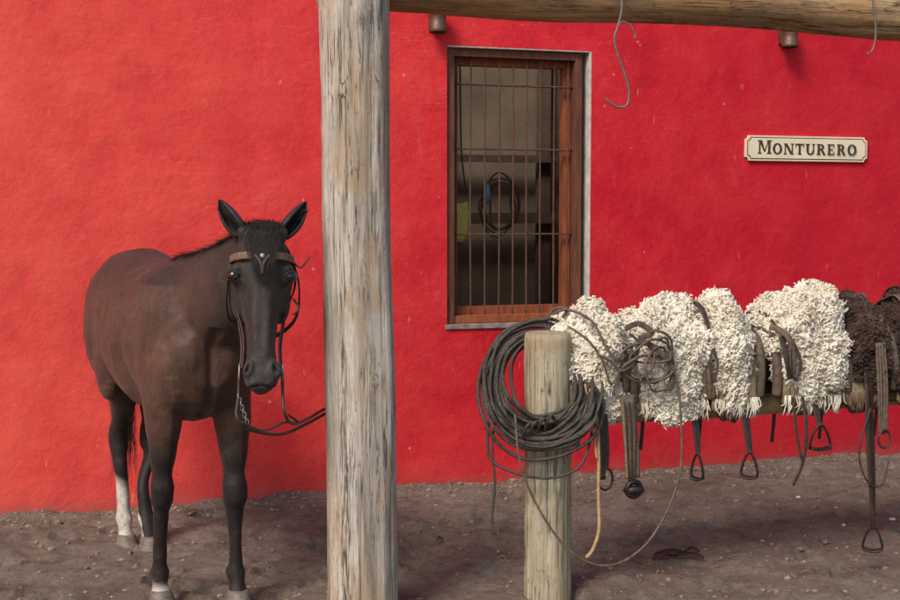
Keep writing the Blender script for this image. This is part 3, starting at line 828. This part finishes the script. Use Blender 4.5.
def fleece(E,mat,s,La,zt,cw,lean,zb,count,len_=.030,seed=0,flop=0.0,shape=(2.3,.55,0,0)):
    pa,pb,asym,low=shape
    def surf(a,b):
        aa=a; prof=(1-min(1,abs(aa))**pa)**pb if abs(aa)<1 else 0
        ang=b*math.radians(118)
        hz=(zt-zb); cz=zb+hz*.42; rz=hz*.58
        c=cw*math.copysign(abs(math.sin(ang))**.8,ang)*(.50+.50*prof)
        top=1+asym*a
        if math.cos(ang)>0: z=cz+rz*(math.cos(ang)**.78)*(.10+.90*prof)*(1-.12*(1-top)*1.0)
        else: z=cz+(cz-zb)*math.cos(ang)*2.0*(.66+.34*prof)*(1+low*a)
        q=Vector((a*1.6+seed,b*2.4,seed))
        nn=noise.noise(q)*.060+noise.noise(q*2.6)*.030+noise.noise(q*6)*.014
        # soft wavy folds of the fleece
        nn+=.010*math.sin(b*22+noise.noise(q*2)*9+a*3)
        side=.76+.24*max(0,min(1,(z-zb)/hz*1.6))
        ds=La*aa*side+lean*(z-zb)+flop*math.sin((z-zb)/hz*3.0)*.025
        p=S(s+ds,z,c)
        ctr=S(s+lean*(z-zb)*.8,cz,0); d=(p-ctr); d.normalize()
        return p+d*nn
    na,nb_=36,64
    G=np.array([[surf(-.999+1.998*i/na,-1+2*j/nb_)[:] for i in range(na+1)] for j in range(nb_+1)])
    F=np.array([(j*(na+1)+i,j*(na+1)+i+1,(j+1)*(na+1)+i+1,(j+1)*(na+1)+i) for j in range(nb_) for i in range(na)])
    ctr=np.array(S(s,(zb+zt)/2,0)[:])
    A_=G[:-1,:-1].reshape(-1,3);B_=G[:-1,1:].reshape(-1,3);C_=G[1:,1:].reshape(-1,3);D_=G[1:,:-1].reshape(-1,3)
    nr=np.cross(C_-A_,D_-B_); ar=np.linalg.norm(nr,axis=1); nr=nr/np.maximum(ar,1e-9)[:,None]
    cen=(A_+C_)/2; fl=np.sign(((cen-ctr)*nr).sum(1)); nr*=np.where(fl==0,1,fl)[:,None]
    idx=rs.choice(len(ar),count,p=ar/ar.sum()); u=rs.rand(count,1); v=rs.rand(count,1)
    Pp=(A_[idx]*(1-u)+B_[idx]*u)*(1-v)+(D_[idx]*(1-u)+C_[idx]*u)*v
    # locks are combed in coherent local directions, so the fleece reads as waves not as grains
    ph=Pp*np.array([23.,23.,17.])
    flow=np.stack([np.sin(ph[:,1]+2*np.sin(ph[:,2]*.7+seed)),np.sin(ph[:,2]+2*np.sin(ph[:,0]*.6)),np.sin(ph[:,0]+1.5*np.sin(ph[:,1]*.8))],1)*.55
    T=nr[idx]*.62+flow+rs.uniform(-.35,.35,(count,3))+np.array([0,0,-.45]); T/=np.linalg.norm(T,axis=1)[:,None]
    X=np.cross(T,rs.normal(size=(count,3))); X/=np.linalg.norm(X,axis=1)[:,None]; Y=np.cross(T,X)
    L=len_*rs.uniform(.6,1.35,count)
    Vs=[G.reshape(-1,3)];Fs=[F]; base=len(Vs[0]); tid=rs.randint(0,len(TPL),count)
    for t,(tv,tf) in enumerate(TPL):
        k_=np.where(tid==t)[0]
        if not len(k_): continue
        V=(tv[None,:,0:1]*X[k_][:,None,:]+tv[None,:,1:2]*Y[k_][:,None,:]+tv[None,:,2:3]*T[k_][:,None,:])*L[k_][:,None,None]+(Pp[k_]-nr[idx][k_]*.004)[:,None,:]
        n_=tv.shape[0]
        Ff=tf[None]+ (base+np.arange(len(k_))*n_)[:,None,None]
        Vs.append(V.reshape(-1,3)); Fs.append(Ff.reshape(-1,4)); base+=len(k_)*n_
    npmesh('sheepskin',np.vstack(Vs),np.vstack(Fs),mat,E)
    return surf
def band(A,s,surf,a,off,w,b0=-.9,b1=.9,skew=0):
    pts=[];
    for i in range(17):
        b=b0+(b1-b0)*i/16
        p=surf(a+skew*b,b); ctr=S(s,.95,0); d=p-ctr; d-=D*d.dot(D); pts.append(p+d.normalized()*off)
    A.tube(pts,0,8,flat=(w,.004),nrm=lambda p:(p-S(s,.93,0)-D*((p-S(s,.93,0)).dot(D))).normalized(),smooth=3)
def pad(A,s,La,Rc,zt,zb,th,seed):
    rings=[]; m=24
    for i in range(13):
        a=-1+2*i/12; ring=[]
        for k_ in (0,1):
            for j in range(m+1):
                b=-1+2*j/m
                if k_: b=-b
                ang=b*math.pi/2
                r=Rc-(th if k_ else 0)
                c=r*math.copysign(abs(math.sin(ang))**.7,ang)
                drop=.04*(a*a)+.035*noise.noise(Vector((a*3,seed,7)))
                z=zb+drop+((zt-zb-drop)-(th if k_ else 0))*(math.cos(ang)**.8 if math.cos(ang)>0 else 0)
                ring.append(S(s+La*a+.014*noise.noise(Vector((a,b*4,seed))),z+.008*noise.noise(Vector((a*4,b*3,seed+3))),c+.012*noise.noise(Vector((a*4,b*2,seed)))))
        rings.append(ring)
    A.loft(rings)
def stirrup(A,A2,s,c,zt,zb,w=.05,strapw=.010,kind=0,swing=0.0,yaw=.35):
    hgt=.105 if kind==0 else .08
    cy=math.cos(yaw);sy=math.sin(yaw)
    A.tube([S(s-.01,zt,c-.03),S(s-.004+swing*.5,(zt+zb)/2,c),S(s+swing,zb+hgt,c+.01)],0,8,flat=(strapw,.0025),nrm=N)
    A.tube([S(s+.012,zt,c-.035),S(s+.012+swing*.5,(zt+zb)/2,c-.008),S(s+swing+.003,zb+hgt,c+.004)],0,8,flat=(strapw,.0025),nrm=N)
    s=s+swing
    def q(x,z): return S(s+x*cy,z,c+.006+x*sy)
    if kind==0:
        A2.tube([q(0,zb+hgt),q(w*.55,zb+hgt*.78),q(w*.95,zb+hgt*.35),q(w,zb+.012),q(w*.6,zb),q(-w*.6,zb),q(-w,zb+.012),q(-w*.95,zb+hgt*.35),q(-w*.55,zb+hgt*.78)],.0055,8,True)
        A2.tube([q(-w,zb+.004),q(0,zb-.003),q(w,zb+.004)],0,8,flat=(.020,.006),nrm=Z)
    else:
        A2.tube([S(s+.045*math.cos(q_*.785)*.7,zb+.04+.045*math.sin(q_*.785),c) for q_ in range(8)],.005,6,True)

specs=[
 (.560,.158,1.195,.190,.05,.725,13000,M_wool,1,(2.0,.60,-.6,0)),
 (.935,.195,1.205,.208,.03,.715,17000,M_wool,-1,(2.3,.60,.5,-.10)),
 (1.225,.132,1.215,.190,-.10,.755,11000,M_wool,1,(2.0,.60,-1.0,.10)),
 (1.610,.188,1.240,.212,.12,.785,17000,M_wool,-1,(2.2,.65,.4,-.12)),
 (1.865,.108,1.185,.195,.05,.770,9000,M_bwool,1,(2.3,.55,0,0)),
 (2.170,.150,1.22,.205,.05,.770,9000,M_bwool,1,(2.3,.55,0,0)),
 (2.60,.19,1.22,.205,.0,.770,5000,M_wool,1,(2.3,.55,0,0)),
 (3.05,.19,1.21,.205,.0,.770,3000,M_bwool,1,(2.3,.55,0,0))]
for i,(s,La,zt,cw,lean,zb,cnt,mt,fl,shp) in enumerate(specs):
    E=empty('sheepskin_saddle')
    sf=fleece(E,mt,s,La,zt,cw,lean,zb,cnt,seed=i*3.1,len_=.0255 if mt is M_wool else .021,flop=fl,shape=shp)
    A=Acc(); pad(A,s-.01,La*.76,.165,1.0,.715,.02,i); pad(A,s+.01,La*.68,.178,1.04,.735,.014,i+5); A.obj('saddle_pad',M_felt,E)
    A=Acc(); pad(A,s,La*.66,.145,.96,.70,.03,i+9)
    for sg in (-1,1):
        A.tube([S(s+sg*La*.93,.80,.15),S(s+sg*La*.95,.93,.155),S(s+sg*La*.97,1.04,.11),S(s+sg*La*.97,1.075,0),S(s+sg*La*.97,1.04,-.11),S(s+sg*La*.95,.93,-.155),S(s+sg*La*.93,.80,-.15)],.022,10)
    A.obj('saddle_tree',M_leather3,E)
    A=Acc()
    for q in range(60):
        x=s+La*U(-.8,.8)
        for cc_ in (.175,-.175):
            A.tube([S(x,.80,cc_),S(x+U(-.010,.010),.765,cc_+.010*(1 if cc_>0 else -1)),S(x+U(-.020,.020),.760-U(.0,.055)**1.0,cc_+U(-.01,.01))],.0024,5,smooth=2)
    A.obj('fringe',M_wool if mt is M_wool else M_leather2,E)
    A=Acc(); A2=Acc(); A3=Acc()
    if i==0:
        band(A,s,sf,.80,.014,.012,-.2,.72,.1)
        stirrup(A,A2,.600,.215,.80,.46,.03,.008,1)
        A.tube([S(.58,.86,.205),S(.578,.7,.225),S(.585,.50,.22)],0,8,flat=(.014,.003),nrm=N)
    if i==1:
        A3.tube([S(.70,.84,.20),S(.705,.65,.235),S(.715,.50,.23)],0,8,flat=(.034,.006),nrm=N)
        A2.tube([S(.718+.030*math.cos(q*.785),.455+.030*math.sin(q*.785),.235) for q in range(8)],.012,8,True)
        A2.ell(S(.718,.45,.236),.045,.02,.02,n=12)
        for q in range(3): A.tube([S(.675+.02*q,.82,.23),S(.68+.02*q,.68,.245),S(.695+.012*q,.49,.24)],.004,6)
        stirrup(A,A2,1.030,.19,.78,.47,.026,.009,0,.0,.9)
    if i==2:
        band(A,s,sf,-.88,.012,.010,-.4,.6,.05)
        A.tube([S(1.06,1.17,.02),S(1.08,1.20,.06),S(1.095,1.17,.11),S(1.09,1.10,.16),S(1.08,1.02,.18)],0,8,flat=(.012,.0035),nrm=N)
        stirrup(A,A2,1.265,.19,.80,.46,.034,.011,0,.015,.7)
        A.tube([S(1.09,1.02,.21),S(1.10,.95,.23),S(1.08,.88,.23),S(1.07,.96,.22)],.005,6,True)
    if i==3:
        band(A3,s,sf,-.94,.012,.020,-.5,.5,.05); band(A,s,sf,-.84,.014,.008,-.3,.6,-.08)
        A.tube([S(1.46,1.04,.225),S(1.49,.95,.245),S(1.47,.88,.24),S(1.44,.94,.245)],.006,6,True)
        A.tube([S(1.42,1.06,.2),S(1.43,.97,.23),S(1.45,.88,.23)],0,8,flat=(.014,.003),nrm=N)
        A3.tube([S(1.38,1.10,.17),S(1.41,1.09,.20),S(1.445,1.05,.225),S(1.46,.98,.235),S(1.46,.90,.235)],0,8,flat=(.013,.003),nrm=N)
        A.tube([S(1.53,.80,.2),S(1.535,.65,.23),S(1.52,.52,.23),S(1.48,.44,.235),S(1.47,.42,.235)],0,8,flat=(.008,.0025),nrm=N)
        A.tube([S(1.48,.80,.2),S(1.49,.66,.22),S(1.505,.56,.23),S(1.52,.52,.23)],0,8,flat=(.006,.0025),nrm=N)
        stirrup(A,A2,1.60,.20,.82,.565,.046,.008,0,.02,.1)
    if i==4:
        band(A3,s,sf,.80,.016,.022,-.9,.8)
        stirrup(A,A2,1.865,.22,.90,.10,.040,.011,0,.02,.6)
        A.tube([S(1.84,.84,.22),S(1.83,.60,.25),S(1.855,.35,.25),S(1.88,.2,.24)],0,8,flat=(.010,.003),nrm=N)
        for q in range(4): A3.tube([S(1.885+.013*q,1.02,.22),S(1.887+.013*q+U(-.003,.003),.82,.24),S(1.90+.010*q,.62,.24)],.0065,7)
        A.tube([S(1.915+.03*math.cos(q*.785),.60+.04*math.sin(q*.785),.25) for q in range(8)],.005,6,True)
        A.tube([S(1.84,.74,.25),S(1.78,.55,.26),S(1.82,.42,.27),S(1.90,.40,.26),S(1.94,.5,.25)],.004,6)
    if i>=5:
        band(A3,s,sf,-.5,.016,.03,-.9,.85); band(A,s,sf,-.2,.018,.012,-.9,.9)
        stirrup(A,A2,s-.05,.21,.82,.35,.045,.010,0)
        A.tube([S(s-.12,.86,.22),S(s-.125,.6,.24),S(s-.12,.35,.24)],0,8,flat=(.015,.003),nrm=N)
    A.tube([S(s+.03,.80,-.2),S(s+.04,.65,-.21),S(s+.03,.52,-.21)],0,8,flat=(.009,.0025),nrm=N)
    if A.v: A.obj('leather_straps',M_leather,E)
    if A2.v: A2.obj('stirrup_irons',M_black,E)
    if A3.v: A3.obj('girth',M_web if i in (1,) else M_leather3,E)
    if i==0:
        A=Acc(); A.box(S(.48,.62,.10),D*.05,Z*.13,N*.02); bevel(A.obj('blue_cloth',M_blue,E,False),.01)

BH=empty('hanging_bridle')
A=Acc()
def Q(s,z,c=.26): return S(s,z,c)
for (cx,cz_,rx,rz_,m_) in ((.78,.985,.10,.085,.006),(.795,1.0,.085,.10,.0055),(.77,.96,.11,.06,.006),(.81,.955,.07,.09,.005),(.78,1.03,.09,.05,.005),(.72,1.0,.07,.07,.005)):
    A.tube([Q(cx+rx*math.cos(q*.785)+U(-.012,.012),cz_+rz_*math.sin(q*.785)+U(-.012,.012),.255+U(-.02,.02)) for q in range(8)],m_,7,True)
A.tube([Q(.68,1.10),Q(.72,1.06),Q(.70,.98),Q(.64,.95),Q(.60,.99),Q(.54,1.02)],.006,7)
A.tube([Q(.44,1.13,.20),Q(.50,1.08,.25),Q(.56,1.0,.26),Q(.60,.90,.26),Q(.64,.96,.26)],.005,7)
A.tube([Q(.72,1.08),Q(.82,1.02),Q(.88,.93),Q(.86,.86)],0,8,flat=(.012,.003),nrm=N)
A.tube([Q(.66,1.12),Q(.72,1.14),Q(.78,1.10),Q(.72,1.08)],0,8,flat=(.012,.003),nrm=N)
A.tube([Q(.43,1.17,.05),Q(.48,1.19,.10),Q(.54,1.15,.2),Q(.58,1.05,.25),Q(.63,.99,.26)],.006,7)
A.tube([Q(.42,1.15,.02),Q(.44,1.19,.04),Q(.49,1.19,.06),Q(.46,1.16,.09)],.007,7)
A.tube([Q(.83,1.02),Q(.885,.92,.27),Q(.895,.75,.30),Q(.88,.55,.33),Q(.82,.40,.35),Q(.72,.27,.37),Q(.60,.20,.38),Q(.48,.20,.38),Q(.36,.28,.36),Q(.25,.45,.33),Q(.19,.62,.31),Q(.18,.80,.28)],.0048,8)
A.obj('bridle_straps',M_leather3,BH)
A=Acc()
A.tube([Q(.52,.88,.24),Q(.535,.76,.27),Q(.54,.60,.28),Q(.54,.45,.28),Q(.535,.32,.3),Q(.51,.24,.3),Q(.48,.205,.3)],.0075,8)
A.tube([Q(.495,.9,.24),Q(.51,.76,.27),Q(.53,.6,.285)],.005,8)
A.obj('tan_lead_rope',M_tanrope,BH)

# ---------------------------------------------------------------- rope coil on the short post
A=Acc(); pc=Vector((.405,5.10,0))
for i in range(26):
    rx=U(.135,.235) if i>6 else U(.19,.25); rz_=rx*U(.92,1.12)
    cx=-.028+U(-.025,.025); czz=.875+U(-.02,.02)+(.235-rx)*.35
    tilt=U(-.15,.15); ph=U(0,6.28); pts=[]
    yo=U(0,.055)
    for q in range(14):
        a=2*math.pi*q/14
        x=rx*math.cos(a)*(1+.05*math.sin(2*a+ph)); z=rz_*math.sin(a)*(1+.04*math.sin(3*a+ph))
        x,z=x*math.cos(tilt)-z*math.sin(tilt),x*math.sin(tilt)+z*math.cos(tilt)
        fr=-math.sin(a)
        y=-(.125+yo)*max(-1,min(1,fr*2.2+.25)) if fr>-.2 else (.11+yo*.4)*min(1,(-fr)*1.6)
        pts.append(pc+Vector((cx+x,y+U(-.004,.004),czz+z)))
    A.tube(pts,U(.0062,.0085),8,True,smooth=6)
for i in range(4):
    c=pc+Vector((-.10+.03*i,-.165,.70+.012*i))
    A.tube([c+Vector((.018*math.cos(q*1.047),.05*math.sin(q*1.047)*1.0,.055*math.cos(q*1.047+1.2))) for q in range(6)],.006,6,True,smooth=5)
A.tube([pc+Vector((-.22,-.12,.80)),pc+Vector((-.235,-.13,.65)),pc+Vector((-.225,-.13,.5)),pc+Vector((-.235,-.13,.36)),pc+Vector((-.23,-.13,.29))],.005,7)
A.tube([pc+Vector((-.24,-.12,.82)),pc+Vector((-.25,-.13,.62)),pc+Vector((-.15,-.15,.55)),pc+Vector((.0,-.16,.53)),pc+Vector((.12,-.15,.58)),pc+Vector((.17,-.12,.72))],.006,7)
A.obj('rope_coil',M_rope)

# ---------------------------------------------------------------- light, camera
SUN_EL,sx_,sy_=44,-.55,-.85
az=math.atan2(sx_,sy_)
w=bpy.data.worlds.new('World'); scene.world=w; w.use_nodes=True
nt=w.node_tree; bg=nt.nodes['Background']; sk=nt.nodes.new('ShaderNodeTexSky'); sk.sky_type='NISHITA'
sk.sun_disc=False; sk.sun_elevation=math.radians(SUN_EL); sk.sun_rotation=az; sk.dust_density=2.5; sk.ozone_density=.6
nt.links.new(sk.outputs[0],bg.inputs[0]); bg.inputs[1].default_value=.15
ld=bpy.data.lights.new('sun','SUN'); ld.energy=2.75; ld.angle=math.radians(20); ld.color=(1,.93,.84)
lo=link(bpy.data.objects.new('sun',ld))
e=math.radians(SUN_EL); sd=Vector((math.sin(az)*math.cos(e),math.cos(az)*math.cos(e),math.sin(e)))
lo.rotation_euler=sd.to_track_quat('Z','Y').to_euler(); lo.location=(-5,-5,8)
cd=bpy.data.cameras.new('camera'); cam=link(bpy.data.objects.new('camera',cd))
cd.lens=50; cd.sensor_width=36; cd.clip_end=2000
cam.location=(0,0,1.6); cam.rotation_euler=(math.radians(90-4.12),0,0)
scene.camera=cam
